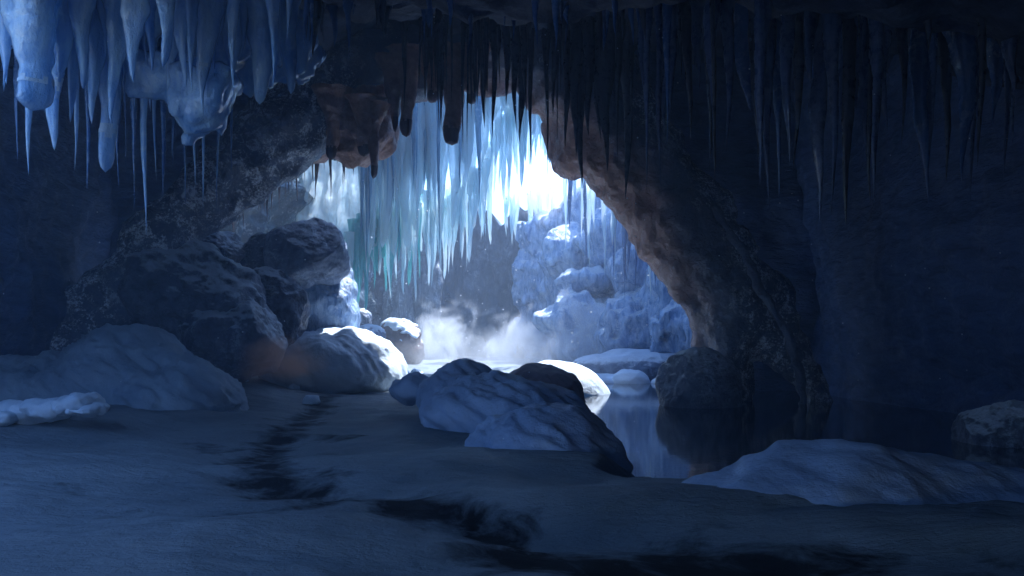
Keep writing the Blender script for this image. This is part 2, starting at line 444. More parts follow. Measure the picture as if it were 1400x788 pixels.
lw_top = lambda x, y: np.where((y > -.5) & (y < 8.5), 2.6, 11.)  # wall top lowered out of view to let sky light in
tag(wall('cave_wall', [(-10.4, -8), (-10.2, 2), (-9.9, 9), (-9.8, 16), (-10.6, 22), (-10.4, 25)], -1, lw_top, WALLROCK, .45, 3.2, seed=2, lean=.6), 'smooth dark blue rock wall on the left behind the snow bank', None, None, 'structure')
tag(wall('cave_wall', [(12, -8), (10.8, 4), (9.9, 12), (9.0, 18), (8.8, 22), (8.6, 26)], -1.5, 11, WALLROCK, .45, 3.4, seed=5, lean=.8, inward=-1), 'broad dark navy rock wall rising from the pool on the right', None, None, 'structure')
tag(wall('cave_wall', [(-10.6, 24.5), (-8.4, 27), (-7.4, 31), (-7.2, 37), (-7.6, 45)], -1, 13, LEFTICE, .7, 2.2, seed=8, ridged=.7), 'frosted dark rock wall behind the left boulder pile', None, None, 'structure')
bw_top = lambda x, y: np.where((x > -5.6) & (x < 6), 8.2 + .45 * np.sin(x * 2.3) + .3 * np.sin(x * 5.1 + 1) + .35 * np.clip(-x - 1, 0, 9) * .4, 13.)
tag(wall('cave_wall', [(-8.2, 43), (-2, 44), (6.0, 43)], -1, bw_top, BACKROCK, .6, 2.6, seed=15, flute=.5, flscale=.8, thick=3), 'shadowed grey rock wall at the far end behind the steam', None, None, 'structure')

def seg_dist(p, path):
    best = np.full(len(p), 1e9)
    for (x0, y0), (x1, y1) in zip(path[:-1], path[1:]):
        ex, ey = x1 - x0, y1 - y0
        t = np.clip(((p[:, 0] - x0) * ex + (p[:, 1] - y0) * ey) / (ex * ex + ey * ey), 0, 1)
        dd = np.hypot(p[:, 0] - x0 - t * ex, p[:, 1] - y0 - t * ey); best = np.minimum(best, dd)
    return best
IW_L = [((800, 388), 35, 40, 24), ((782, 436), 34, 46, 30), ((812, 478), 33.6, 52, 40), ((872, 372), 33, 44, 36), ((862, 450), 32, 44, 62), ((898, 440), 31.5, 36, 56), ((922, 388), 31, 40, 30), ((940, 456), 29.5, 44, 52),
        ((790, 345), 37.5, 50, 40), ((836, 330), 35.5, 46, 44)]
IW_L = [(P(a[0], a[1], d), np.array([M(rx, d), 1.3, M(ry, d)])) for a, d, rx, ry in IW_L]
def icewall_sdf(p):
    w = p + .6 * np.stack([fbm(p, 1.3, 5, 141), fbm(p, 1.5, 4, 142), .6 * fbm(p, 1.5, 4, 143)], 1)
    d = seg_dist(w, [(9.8, 25), (8.6, 28), (7.4, 32), (5.8, 37), (1.2, 43.6)]) - 1.1
    for c, r in IW_L: d = smin(d, ellip(w, c, r), .3)
    q = p * np.array([1, 1, .22])
    return np.maximum(d + .20 * fbm(q, .7, 4, 145, ridged=True), p[:, 2] - np.interp(p[:, 0], [1.0, 3.4, 5.4], [7.4, 8.6, 11.3]) - .5 * fbm(p, 1.3, 3, 148))
tag(sdf_mesh('ice_wall', icewall_sdf, (-.5, 25.6, -.8), (10.5, 45, 11.8), .13, ICEROCK, disp=lambda v: .10 * fbm(v * np.array([1, 1, .3]), .55, 4, 147) + .05 * fbm(v, 1.1, 5, 149, ridged=True)), 'pale blue ice coated rock wall with snow capped ledges right of the steam', 'ice wall')

# ------------------------------------------------------------------ rock arch
def chain(nodes):
    return [(P(a, b, d), M(r, d)) for a, b, d, r in nodes]
A_main = chain([(90, 505, 18, 46), (150, 420, 18.6, 44), (212, 335, 19.2, 42), (300, 255, 20, 44), (395, 170, 20.8, 58), (480, 95, 21.6, 66), (600, 42, 22, 62), (710, 50, 22, 60),
                (800, 118, 21.8, 62), (862, 205, 21.5, 62), (925, 300, 21.2, 60), (975, 380, 20.8, 58), (1012, 440, 20.5, 46)])
A_legs = [chain([(1004, 420, 20.4, 36), (1006, 500, 20.2, 24), (1004, 580, 20, 20)]), chain([(1030, 420, 20.5, 40), (1078, 480, 20.2, 26), (1105, 520, 20, 20), (1112, 590, 20, 18)]),
          chain([(940, 320, 21, 46), (1040, 400, 20.7, 32), (1085, 470, 20.2, 22)]), chain([(960, 410, 21.2, 26), (968, 480, 21.2, 9), (970, 560, 21.2, 7)])]
A_lumps = [(P(486, 168, 22), (M(52, 22), 1.2, M(54, 22))), (P(560, 100, 22), (M(60, 22), 1.2, M(40, 22))), (P(660, 88, 22.2), (M(60, 22), 1.2, M(36, 22))), (P(780, 190, 22.4), (M(34, 22), .9, M(60, 22)))]
def arch_sdf(p):
    w = p + .25 * np.stack([fbm(p, 1.5, 3, 71), fbm(p, 1.5, 3, 72), fbm(p, 1.5, 3, 73)], 1)
    d = None
    for ch in [A_main] + A_legs:
        for (a, ra), (b, rb) in zip(ch[:-1], ch[1:]):
            c = capsule(w, a, b, ra, rb); d = c if d is None else smin(d, c, .35)
    for c, r in A_lumps: d = smin(d, ellip(w, c, r), .4)
    return d + .14 * fbm(p, .8, 3, 77)
def arch_attr(v, n):
    # the brown rock sits along the inner side and top of the opening
    px = v[:, 0] / v[:, 1] * FPX + 700; py = HOR - (v[:, 2] - CAMZ) / v[:, 1] * FPX
    q = fbm(v, 1.6, 4, 79) * 40
    inner = sstep(40, -20, np.hypot((px - 690) / .88, (py - 430)) - 300 + q) * sstep(380, 430, px) * sstep(1000, 880, px + q)
    ctr = np.hypot((px - 690) / .95, (py - 470)) + q * .6          # rime gathers on the outer flank of the arch and down its right leg
    rime = sstep(330, 385, ctr) * sstep(840, 930, px) + sstep(340, 400, ctr) * sstep(560, 430, px) * .7 + sstep(980, 1010, px) * .4
    return {'brown': inner * .9 * (1 - .6 * np.clip(rime, 0, 1)), 'rime': np.clip(rime, 0, 1)}
tag(sdf_mesh('rock_arch', arch_sdf, (-12, 16.6, -.8), (9.4, 24.6, 11.6), .11, ARCH, disp=lambda v: .07 * fbm(v, .5, 4, 81) + .05 * fbm(v * np.array([1, 1, .4]), .3, 3, 85, ridged=True), attrs=arch_attr),
    'massive frosted rock arch framing the lit back chamber, brown along its inner edge', 'rock arch')

# bulkhead closing the front chamber on both sides of and above the arch
def in_poly(px, py, poly):
    ins = np.zeros(px.shape, bool); dist = np.full(px.shape, 1e9); n = len(poly)
    for i in range(n):
        (x0, y0), (x1, y1) = poly[i], poly[(i + 1) % n]
        c = ((y0 > py) != (y1 > py)) & (px < (x1 - x0) * (py - y0) / ((y1 - y0) or 1e-9) + x0); ins ^= c
        ex, ey = x1 - x0, y1 - y0
        t = np.clip(((px - x0) * ex + (py - y0) * ey) / (ex * ex + ey * ey), 0, 1)
        dist = np.minimum(dist, np.hypot(px - x0 - t * ex, py - y0 - t * ey))
    return np.where(ins, -dist, dist)
_op = [P(a, b, 22.3) for a, b in [(60, 640), (90, 505), (150, 420), (212, 335), (300, 255), (395, 165), (480, 90), (600, 35), (710, 40), (800, 110), (862, 200), (925, 295), (975, 375), (1010, 450), (1000, 640)]]
_op = [(q[0], q[2]) for q in _op]
def bulk_sdf(p):
    w = p + .3 * np.stack([fbm(p, 2, 3, 91), fbm(p, 2, 3, 92), fbm(p, 2, 3, 93)], 1)
    slab = np.abs(w[:, 1] - 22.7 + .012 * np.minimum(w[:, 0], 0) ** 2 - 1.3 * sstep(2.5, 5.5, w[:, 0])) - .55
    return np.maximum(slab + .25 * fbm(p, 1.6, 3, 95), -in_poly(w[:, 0], w[:, 2], _op))
tag(sdf_mesh('cave_wall', bulk_sdf, (-12, 19.6, -1.2), (11, 25.6, 12), .16, WALLROCK, disp=lambda v: .06 * fbm(v, .5, 4, 97)), 'dark rock wall around the arch closing off the front chamber', None, None, 'structure')

arch = bpy.data.objects['rock_arch']
def tube_part(name, nodes, mat, parent, seed):
    ch = chain(nodes)
    def fn(p):
        w = p + .10 * np.stack([fbm(p, .6, 3, seed), fbm(p, .6, 3, seed + 1), fbm(p, .6, 3, seed + 2)], 1); d = None
        for (a, ra), (b, rb) in zip(ch[:-1], ch[1:]):
            c = capsule(w, a, b, ra, rb); d = c if d is None else smin(d, c, .1)
        return d + .05 * fbm(p, .3, 3, seed + 4)
    lo = np.min([c - r for c, r in ch], 0) - .3; hi = np.max([c + r for c, r in ch], 0) + .3
    o = sdf_mesh(name, fn, lo, hi, .05, mat); o.parent = parent; return o
tube_part('ice_rib', [(978, 285, 20.0, 6), (1015, 345, 19.6, 6), (1046, 405, 19.3, 6), (1064, 445, 19.2, 5)], ARCH, arch, 151)
tube_part('ice_rib', [(1050, 410, 19.3, 6), (1082, 470, 19.2, 7), (1094, 525, 19.2, 5), (1097, 590, 19.2, 6)], ARCH, arch, 155)
tube_part('ice_sheet', [(836, 262, 22.6, 9), (858, 285, 22.5, 15), (880, 315, 22.4, 13), (900, 345, 22.2, 7)], ICEWALL, arch, 159)

# ------------------------------------------------------------------ boulders and mounds
def ico(sub):
    bm = bmesh.new(); bmesh.ops.create_icosphere(bm, subdivisions=sub, radius=1)
    bm.verts.ensure_lookup_table()
    v = np.array([q.co[:] for q in bm.verts]); f = np.array([[w.index for w in q.verts] for q in bm.faces]); bm.free()
    return v, f
ICO = {k: ico(k) for k in (4, 5, 6)}
def rock(name, px, py, d, rx, ry, mat, label, cat, depth=None, seed=0, sq=2.6, rot=0, amp=.16, fold=0, cuts=None, cap=False, sub=6, group=None, capmat=None):
    if cuts is None: cuts = 3 if name == 'boulder' or name == 'ice_boulder' else 0
    v, f = ICO[sub]
    c = P(px, py, d); r = np.array([M(rx, d), depth or (M(rx, d) * .9), M(ry, d)])
    k = (np.abs(v) ** sq).sum(1) ** (1 / sq); u = v / k[:, None]
    w = u * r
    a = amp * float(np.mean(r))
    n = v
    w = w + n * (a * (fbm(w, float(np.mean(r)) * 1.0, 5, seed + 100, gain=.38) + .12 * fbm(w, float(np.mean(r)) * .4, 4, seed + 140, ridged=True)))[:, None]
    if cuts:
        rc = np.random.RandomState(seed + 900)
        for _ in range(cuts):
            dr = rc.normal(size=3); dr /= np.linalg.norm(dr)
            if dr[2] < -.5: continue
            sup = np.max(w @ dr); off = sup * rc.uniform(.72, .94)
            ex = np.clip(w @ dr - off, 0, None); w = w - dr * (ex * .88)[:, None]
        w = w + n * (.045 * float(np.mean(r)) * fbm(w, float(np.mean(r)) * .28, 4, seed + 160))[:, None]
    if fold:
        q = np.stack([w[:, 0] + .6 * w[:, 2], w[:, 1], w[:, 2] * .25], 1)
        w = w + n * (fold * fbm(q, .45, 3, seed + 170, ridged=True))[:, None]
    cr, sr = math.cos(rot), math.sin(rot)
    w = np.stack([w[:, 0] * cr - w[:, 2] * sr, w[:, 1], w[:, 0] * sr + w[:, 2] * cr], 1)
    base = np.array([0, 0, w[:, 2].min()])
    o = mk(name, w + c, f, mat, origin=c + base)
    tag(o, label, cat, group)
    if cap:
        nn = normals_of(w, f)
        up = nn[:, 2] + .45 * fbm(w, float(np.mean(r)) * .5, 5, seed + 200)
        th = np.clip((up - .42) * 3, 0, 1)
        keep = (up[f] > .40).any(1)
        vv = w + nn * ((th * .09 - .03) * min(1.5, float(np.mean(r))))[:, None]
        ids = np.unique(f[keep]); remap = -np.ones(len(vv), int); remap[ids] = np.arange(len(ids))
        mk('snow_cap', vv[ids] + c, remap[f[keep]], capmat or SNOW, origin=c + base, parent=o)
    return o

rock('boulder', 272, 412, 19.5, 104, 66, BOULDER, 'largest dark slanted boulder of the left pile, leaning against the arch', 'boulder', seed=1, rot=-.42, sq=2.3, amp=.3)
rock('boulder', 318, 466, 18.6, 74, 52, BOULDER, 'dark rounded boulder at the foot of the pile beside the brown mist', 'boulder', seed=2, sq=2.2, amp=.3)
rock('boulder', 375, 424, 20.5, 44, 54, BOULDER, 'dark upright boulder in the middle of the pile, left of the icy pillar boulder', 'boulder', seed=3, sq=2.3, amp=.28)
rock('boulder', 418, 350, 22.0, 60, 44, BOULDERSNOWY, 'snow dusted boulder topping the icy pillar at the right end of the pile', 'boulder', seed=4, sq=2.2, amp=.22, cuts=3)
rock('ice_boulder', 441, 418, 22.9, 50, 76, ICEROCK, 'tall pale blue ice glazed boulder lit from the right', 'boulder', seed=5, sq=2.5, amp=.25, cuts=3)
rock('boulder', 362, 358, 22, 36, 36, BOULDER, 'smaller dark boulder below the topmost boulder of the left pile', 'boulder', seed=6, sq=2.2, amp=.3)
rock('boulder', 290, 346, 21.5, 46, 30, BOULDER, 'flat dark boulder under the left limb of the arch', 'boulder', seed=7, sq=2.2, amp=.3)
rock('snow_mound', 455, 506, 21.5, 96, 54, SNOW, 'low rock blanketed in bright snow at the edge of the lit floor', 'snow mound', seed=8, sq=2.1, amp=.22, fold=.05)
rock('boulder', 505, 466, 28, 22, 20, BOULDERSNOWY, 'small snow topped boulder behind the low snowy rock', 'boulder', seed=9, sub=5, cap=True)
rock('boulder', 546, 472, 33, 32, 34, BROWNDIM, 'brown boulder with a snow cap below the rock pillar', 'boulder', seed=10, sub=5, cap=True)
rock('boulder', 488, 440, 33, 20, 18, BOULDER, 'small shadowed boulder left of the brown boulder', 'boulder', seed=11, sub=5)
rock('boulder', 956, 534, 18.8, 56, 58, BOULDERSNOWY, 'round frosted boulder standing in the pool at the foot of the arch', 'boulder', seed=12, amp=.1, sq=2.1)
rock('boulder', 1385, 598, 12.5, 72, 52, BOULDER, 'round dusky boulder at the right edge of the pool', 'boulder', seed=13, sq=2.1)
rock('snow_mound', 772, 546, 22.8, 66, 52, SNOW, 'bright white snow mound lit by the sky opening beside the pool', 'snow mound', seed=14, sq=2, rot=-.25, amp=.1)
rock('snow_mound', 862, 525, 27.3, 27, 20, SNOW, 'little round white snow hump on the far shore', 'snow mound', seed=15, sq=2, sub=5)
rock('snow_mound', 905, 525, 27.0, 14, 10, SNOW, 'tiny white snow hump right of the little round one', 'snow mound', seed=16, sq=2, sub=4)
rock('snow_mound', 812, 524, 28, 50, 14, SNOW, 'low flat white snow bank on the far shore left of the round hump', 'snow mound', seed=46, sq=2, sub=5)
rock('rock_ledge', 885, 505, 29.5, 100, 24, BOULDERSNOWY, 'long low grey ledge along the far shore below the ice wall', 'rock ledge', seed=17, depth=1.5)
def heap(name, lumps, mat, label, cat, fold=.05, h=.06, k=.18, seed=0):
    L = [(P(a, b, d), np.array([M(rx, d), dp, M(ry, d)])) for a, b, d, rx, ry, dp in lumps]
    lo = np.min([c - r for c, r in L], 0) - .35; hi = np.max([c + r for c, r in L], 0) + .35
    lo[2] = max(lo[2], -.5)
    def fn(p):
        w = p + .10 * np.stack([fbm(p, .8, 3, seed + 1), fbm(p, .8, 3, seed + 2), fbm(p, .8, 3, seed + 3)], 1)
        d = None
        for c, r in L:
            e = ellip(w, c, r); d = e if d is None else smin(d, e, k)
        return d
    def disp(v):
        q = np.stack([v[:, 0] * .9 + v[:, 2] * 1.2, v[:, 1] * .5, v[:, 2] * .3], 1)
        return fold * fbm(q, .30, 3, seed + 7, ridged=True) + (.02 + fold * .35) * fbm(v, .6, 4, seed + 8)
    c0 = np.mean([c for c, r in L], 0); c0[2] = 0
    return tag(sdf_mesh(name, fn, lo, hi, h, mat, disp=disp, origin=c0), label, cat)
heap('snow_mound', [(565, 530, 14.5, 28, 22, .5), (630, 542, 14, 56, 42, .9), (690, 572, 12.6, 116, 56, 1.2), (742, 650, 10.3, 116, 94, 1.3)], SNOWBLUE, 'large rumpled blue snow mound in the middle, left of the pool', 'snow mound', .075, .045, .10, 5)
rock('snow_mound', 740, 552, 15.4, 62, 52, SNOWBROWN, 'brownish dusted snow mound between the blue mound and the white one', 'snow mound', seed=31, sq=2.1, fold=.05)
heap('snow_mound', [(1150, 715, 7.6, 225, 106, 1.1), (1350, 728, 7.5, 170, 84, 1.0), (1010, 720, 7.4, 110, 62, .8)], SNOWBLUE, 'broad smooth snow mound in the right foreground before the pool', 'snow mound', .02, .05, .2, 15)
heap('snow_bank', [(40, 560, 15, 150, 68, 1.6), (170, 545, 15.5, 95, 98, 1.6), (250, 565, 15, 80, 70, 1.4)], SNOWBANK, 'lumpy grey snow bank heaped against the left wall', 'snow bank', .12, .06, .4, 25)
for i, (a, b, rx, ry, lab) in enumerate([(28, 570, 38, 14, 'flat pale blue ice chunk nearest the left edge of the snow floor'), (68, 566, 30, 13, 'pale blue ice chunk second from the left below the snow bank'), (108, 558, 26, 12, 'tallest pale blue ice chunk at the right of the small row'),
                                          (122, 566, 20, 7, 'low sliver of pale ice leaning on the tallest chunk'), (14, 577, 16, 9, 'small pale ice lump in front of the flat chunk')]):
    rock('ice_chunk', a, b - 6, 11.3 - i * .06, rx, ry, SNOW, lab, 'ice chunk', seed=60 + i, sq=3, amp=.3, sub=5, rot=R.uniform(-.2, .2), group='ice chunks beside the left snow bank', depth=.35)

for i in range(26):
    if i < 16: a, dd_ = R.uniform(420, 575), R.uniform(24, 31)
    else: a, dd_ = R.choice([(R.uniform(780, 850), R.uniform(24.5, 27)), (R.uniform(330, 480), R.uniform(17, 22))])
    gx = (a - 700) / FPX * dd_; gz = float(ground_h(np.array([gx]), np.array([dd_]))[0])
    sz = R.uniform(4, 11) * 26 / dd_ * .8
    rock('ice_chunk', a, HOR + (CAMZ - gz - .02) / dd_ * FPX, dd_, sz * 1.4, sz, SNOW, 'small chunk of snowy ice rubble strewn along the shore of the lit floor', 'ice chunk', seed=160 + i, sq=2.6, amp=.3, sub=4, cuts=6, group='ice rubble on the shore')

# rock pillars at the back
for a, b0, b1, w, d, s, lab in [(545, 365, 480, 34, 40, 3, 'streaked grey rock column left of the pair at the back'), (582, 350, 480, 38, 40.6, 4, 'streaked grey rock column right of the pair, nearest the steam')]:
    c = P(a, b1, d); hh = M(b1 - b0, d) + 2.5; rr = M(w / 2, d)
    na, nz = 48, 60
    th = np.linspace(0, 2 * np.pi, na, endpoint=False); zz = np.linspace(0, 1, nz)
    TH, ZZ = np.meshgrid(th, zz, indexing='ij')
    rad = rr * (1 + .25 * (2 * ZZ - 1) ** 4)
    pts = np.stack([np.cos(TH) * rad, np.sin(TH) * rad, ZZ * hh], -1).reshape(-1, 3)
    dd = .22 * fbm(pts * np.array([1, 1, .22]) + s * 10, .5, 4, s, ridged=True) + .12 * fbm(pts + s * 7, .6, 4, s + 4)
    pts[:, :2] *= (1 + dd / rr)[:, None]
    V = pts + c + np.array([0, 0, -.5])
    gf = grid_faces(na, nz); i = np.arange(nz - 1); a_ = (na - 1) * nz + i
    seam = np.stack([a_, i, i + 1, a_ + 1], 1)
    tag(mk('rock_pillar', V, np.concatenate([gf, seam]), PILLAR, origin=c), lab, 'rock pillar', 'rock pillars at the back of the chamber')

# ------------------------------------------------------------------ ice curtain
def cz0(x, y):
    px = x / y * FPX + 700
    b = np.interp(px, [440, 470, 500, 535, 560, 600, 640, 665, 682, 720, 760, 800, 830], [380, 372, 348, 290, 180, 150, 155, 150, 145, 140, 150, 185, 205])
    b = b + 9 * np.sin(px * .21) + 6 * np.sin(px * .53 + 1)
    return CAMZ + (HOR - b) / FPX * y
tag(wall('ice_curtain', [(-7.6, 28.6), (-5, 30.2), (-2, 31.2), (0, 31.6), (3.4, 31.4)], cz0, 12.6, ICECURTAIN, .35, 1.2, thick=.7, seed=44, flute=.55, flscale=.55, taper=True, ds=.09, inward=1), 'glowing white and blue frozen curtain hanging across the back chamber', 'ice curtain')

# ------------------------------------------------------------------ icicles
def icicle(name, px, ytop, ytip, w, d, mat, label, cat='icicle', group=None, blunt=0., bend=0., seed=None, root=.15, lump=.12, ns=10, nr=22, ztop=None, band=None, bucket=False):
    rnd = random.Random(seed if seed is not None else R.random())
    t0 = P(px, ytop, d); z1 = P(px, ytip, d)[2]
    zt = ztop if ztop is not None else t0[2] + root
    Lh = zt - z1
    r0 = M(w, d) / 2 * (1 if ztop is None else 1)
    t = np.linspace(0, 1, nr)
    pw = rnd.uniform(.75, 1.2)
    prof = (1 - t) ** pw * (1 - blunt) + blunt * np.where(t < .9, 1 - .25 * t, (1 - .225) * np.sqrt(np.clip(1 - ((t - .9) / .1) ** 2, 0, 1)))
    prof = prof * (1 + (.25 if ns < 16 else 1.3) * np.exp(-t * (14 if ns < 16 else 3.5)))
    prof = prof * (1 + 2.2 * lump * fbm(np.stack([t * Lh, np.full(nr, ph_ := rnd.uniform(0, 90)), 0 * t], 1), max(Lh * .16, r0 * 1.2), 3, 4))
    prof[-1] = .002
    th = np.linspace(0, 2 * np.pi, ns, endpoint=False)
    e = rnd.uniform(.75, 1.15); ph = rnd.uniform(0, 6)
    T, A = np.meshgrid(t, th, indexing='ij')
    rad = r0 * prof[:, None] * (1 + .16 * np.sin(2 * A + ph + T * 3) + .10 * np.sin(3 * A + ph * 2 - T * 5))
    bx = bend * M(1, d) * T ** 2 + r0 * .18 * np.sin(T * 7 + ph) * (1 - blunt * .5)
    pts = np.stack([np.cos(A) * rad + bx, np.sin(A) * rad * e, -T * Lh], -1).reshape(-1, 3)
    q = pts + np.array([seed or ph * 10, 0, 0])
    pts[:, :2] *= (1 + .22 * fbm(q * np.array([1, 1, .5]), max(r0 * 1.3, .05), 3, int(ph * 9)))[:, None]
    i, j = np.meshgrid(np.arange(nr - 1), np.arange(ns), indexing='ij'); j2 = (j + 1) % ns
    f = np.stack([(i * ns + j).ravel(), ((i + 1) * ns + j).ravel(), ((i + 1) * ns + j2).ravel(), (i * ns + j2).ravel()], 1)
    org = np.array([t0[0], d, zt])
    if bucket:
        BUCKET.append((pts + org, f, mat)); return
    o = mk(name, pts + org, f, mat, origin=org)
    if band:
        n0, n1 = int(band[0] * nr), int(band[1] * nr)
        sel = np.array([k for k in range(len(f)) if n0 <= f[k][0] // ns < n1 and (n0 + 1 <= f[k][0] // ns < n1 - 1 or rnd.random() < .5)])
        cx_ = np.stack([bx.ravel(), 0 * bx.ravel(), pts[:, 2]], 1) if bx.size == len(pts) else np.stack([np.repeat(bx.ravel(), ns), np.zeros(len(pts)), pts[:, 2]], 1)
        vv = cx_ + (pts - cx_) * 1.045
        ids = np.unique(f[sel]); rm = -np.ones(len(vv), int); rm[ids] = np.arange(len(ids))
        nm, bmt = band[2:] if len(band) > 2 else ('frost_band', SNOW)
        mk(nm, vv[ids] + org, rm[f[sel]], bmt, origin=org, parent=o)
    return tag(o, label, cat, group)

BUCKET = []
def ceil_at(px, d):
    x = (px - 700) / FPX * d
    return float(ceil_h(np.array([x]), np.array([float(d)]))[0]) + .25

# upper left stalactites, blue
G1 = 'blue stalactites hanging in the upper left'
big = [(8, 118, 40, 8.6, 0, -6, 'pointed blue stalactite cut by the left edge of the view'), (46, 152, 50, 8.4, .85, 0, 'brightest pale blue stalactite with a flat broken end, near the left edge'),
       (84, 102, 50, 8.8, .55, 0, 'stout rounded stalactite just right of the broken pale one'), (76, 206, 30, 9.0, .35, -3, 'curved pale blue stalactite tapering below the stout rounded one'),
       (100, 168, 22, 9.3, .2, -4, 'short pale stalactite right of the curved one'), (112, 122, 26, 8.7, .6, 0, 'small blunt stalactite between the rounded and the twin ones'),
       (130, 170, 30, 9.2, .15, -2, 'slim stalactite left of the tall blunt one'), (150, 236, 34, 9.5, .55, -4, 'tall blunt stalactite with a pale frosted band near its end'),
       (160, 166, 30, 9.0, .1, -6, 'leaning stalactite in front of the tall blunt one'), (183, 112, 32, 8.6, .1, 0, 'thick pointed stalactite at the middle of the upper left cluster'),
       (203, 98, 26, 8.9, .3, 3, 'small dusky stalactite right of the thick pointed one'), (226, 92, 44, 8.5, .35, -2, 'wide short stalactite above the rounded ice bulge'),
       (250, 122, 36, 9.0, .1, 0, 'dim blue stalactite overlapping the rounded ice bulge'), (281, 158, 40, 9.2, .0, -2, 'sharp stalactite ending right of the rounded ice bulge'),
       (322, 106, 24, 9.6, .1, 0, 'thin dark stalactite left of the blunt pair'), (355, 143, 48, 9.8, .55, 4, 'left one of the blunt pair of stalactites far from the edge'), (388, 129, 40, 10.2, .5, 8, 'right one of the blunt pair of stalactites, shorter'),
       (16, 70, 60, 9.2, .3, 0, 'broad stalactite root behind the pointed one at the left edge'), (125, 70, 50, 9.4, .3, 0, 'broad dim stalactite root behind the small blunt one'), (205, 60, 60, 9.5, .3, 0, 'broad dim stalactite root behind the dusky one')]
for i, (a, b, w, d, bl, bd, lab) in enumerate(big):
    icicle('stalactite', a, 0, b, w * 1.2, d, ICEBLUE, lab, 'stalactite', G1, bl * (.85 if i in (1, 7) else .45), bd, seed=300 + i, lump=.09, ns=20, nr=44, ztop=ceil_at(a, d), band={3: (.62, .70), 7: (.76, .84), 1: (.78, .83), 13: (.70, .74)}.get(i))
def heap2(name, L, mat, label, cat, seed, h=.07):
    L = [(P(a, b, d), np.array([M(rx, d), dp, M(ry, d)])) for a, b, d, rx, ry, dp in L]
    lo = np.min([c - r for c, r in L], 0) - .5; hi = np.max([c + r for c, r in L], 0) + .5
    def fn(p):
        w = p + .3 * np.stack([fbm(p, .9, 3, seed), fbm(p, .9, 3, seed + 1), .5 * fbm(p, .9, 3, seed + 2)], 1)
        d = None
        for c, r in L:
            e = ellip(w, c, r); d = e if d is None else smin(d, e, .2)
        return d + .22 * fbm(p * np.array([1, 1, .35]), .55, 3, seed + 3, ridged=True)
    return tag(sdf_mesh(name, fn, lo, hi, h, mat, disp=lambda v: .05 * fbm(v, .35, 4, seed + 5), origin=np.mean([c for c, r in L], 0)), label, cat)
heap2('ice_mass', [(20, -10, 10, 110, 80, .8), (120, 10, 10.4, 100, 80, .8), (220, 20, 10.6, 100, 90, .8), (310, 30, 10.8, 90, 90, .8), (385, 60, 11.2, 60, 60, .7)], ICEBLUE, 'webbed blue ice mass clinging to the ceiling behind the upper left stalactites', 'ice mass', 261)
heap2('ice_bulge', [(236, 112, 9.8, 46, 36, .4), (272, 138, 9.7, 46, 42, .45), (300, 112, 9.9, 40, 34, .4), (262, 168, 9.7, 26, 22, .3)], ICEBLUE, 'striated blue ice bulge hanging from the ceiling in the upper left', 'ice bulge', 271, .05)
for i in range(34):
    a = R.uniform(-5, 400); b = np.interp(a, [0, 60, 200, 300, 400], [120, 130, 120, 120, 100]) + R.uniform(-50, 40); d = R.uniform(8.8, 10.2)
    icicle('stalactite', a, 0, b, R.uniform(18, 32), d, ICEBLUE, 'pointed blue stalactite crowded between the larger ones at the upper left', 'stalactite', 'small pointed stalactites filling the upper left cluster', 0, R.uniform(-5, 5), seed=1100 + i, lump=.1, ns=16, nr=30, ztop=ceil_at(a, d))
G1b = 'long thin icicles below the upper left stalactites'
for i, (a, b, w, d) in enumerate([(38, 241, 20, 9.1), (24, 225, 12, 9.8), (120, 262, 15, 9.6), (105, 235, 12, 10), (160, 262, 13, 10.2), (186, 292, 15, 10.2), (198, 326, 17, 9.9), (222, 276, 14, 10), (252, 300, 13, 10.6), (276, 288, 11, 10.8), (298, 302, 10, 11), (172, 240, 12, 10.4), (210, 250, 12, 10.6), (240, 230, 12, 10.7), (315, 240, 8, 11.2), (264, 255, 10, 11)]):
    icicle('icicle', a, 0, b, w * 1.25, d, ICEDEEP if i % 3 else ICEBLUE, {0: 'long blue icicle below the flat broken stalactite', 6: 'longest blue icicle of the upper left cluster, reaching down to the wall'}.get(i, 'long thin deep blue icicle below the upper left stalactites'), 'icicle', G1b, 0, R.uniform(-4, 4), seed=340 + i, ztop=ceil_at(a, d))

# dark icicles along the arch lip
G2 = 'dark icicles along the front of the arch'
zz = lambda X, Yv: (400 + X / 2.626, 50 + Yv / 2.626)
lip = [(405, 270, 14), (480, 235, 22), (497, 225, 20), (512, 190, 16), (522, 345, 12), (535, 340, 18), (552, 210, 14), (572, 260, 12), (612, 450, 16), (628, 470, 10), (640, 300, 12), (657, 260, 14), (684, 335, 20), (700, 250, 12), (722, 372, 20), (742, 200, 14), (768, 252, 22), (800, 350, 24), (820, 385, 30), (835, 300, 20), (856, 470, 16), (905, 300, 16), (914, 540, 14), (940, 290, 20), (952, 390, 10), (984, 405, 26), (1018, 440, 28), (1034, 535, 34), (1060, 360, 30), (1098, 380, 30), (1126, 490, 46), (1166, 300, 28), (1164, 460, 16), (1202, 585, 34), (1216, 380, 16)]
for i, (X, Yv, w) in enumerate(lip):
    a, b = zz(X, Yv); d = R.uniform(17.6, 18.8)
    icicle('icicle', a, 0, b, w / 2.626 * (2.0 if w >= 20 else 1.4), d, ICESHADOW, {27: 'long thick black icicle in front of the right inner edge of the arch', 33: 'longest dark icicle at the right shoulder of the arch', 30: 'broad dark icicle left of the longest one at the right shoulder'}.get(i, 'thin near black icicle silhouetted along the arch top'), 'icicle', G2, 0, R.uniform(-2, 2), seed=400 + i, ztop=ceil_at(a, d))
for i in range(26):
    a = R.uniform(545, 850); d = R.uniform(17.2, 19); b = R.uniform(95, 150) + max(0, a - 760) * .5
    icicle('icicle', a, 0, b, R.uniform(5, 10), d, ICESHADOW, 'thin near black icicle silhouetted along the arch top', 'icicle', G2, 0, R.uniform(-2, 2), seed=450 + i, ztop=ceil_at(a, d), nr=14, ns=8, bucket=True)

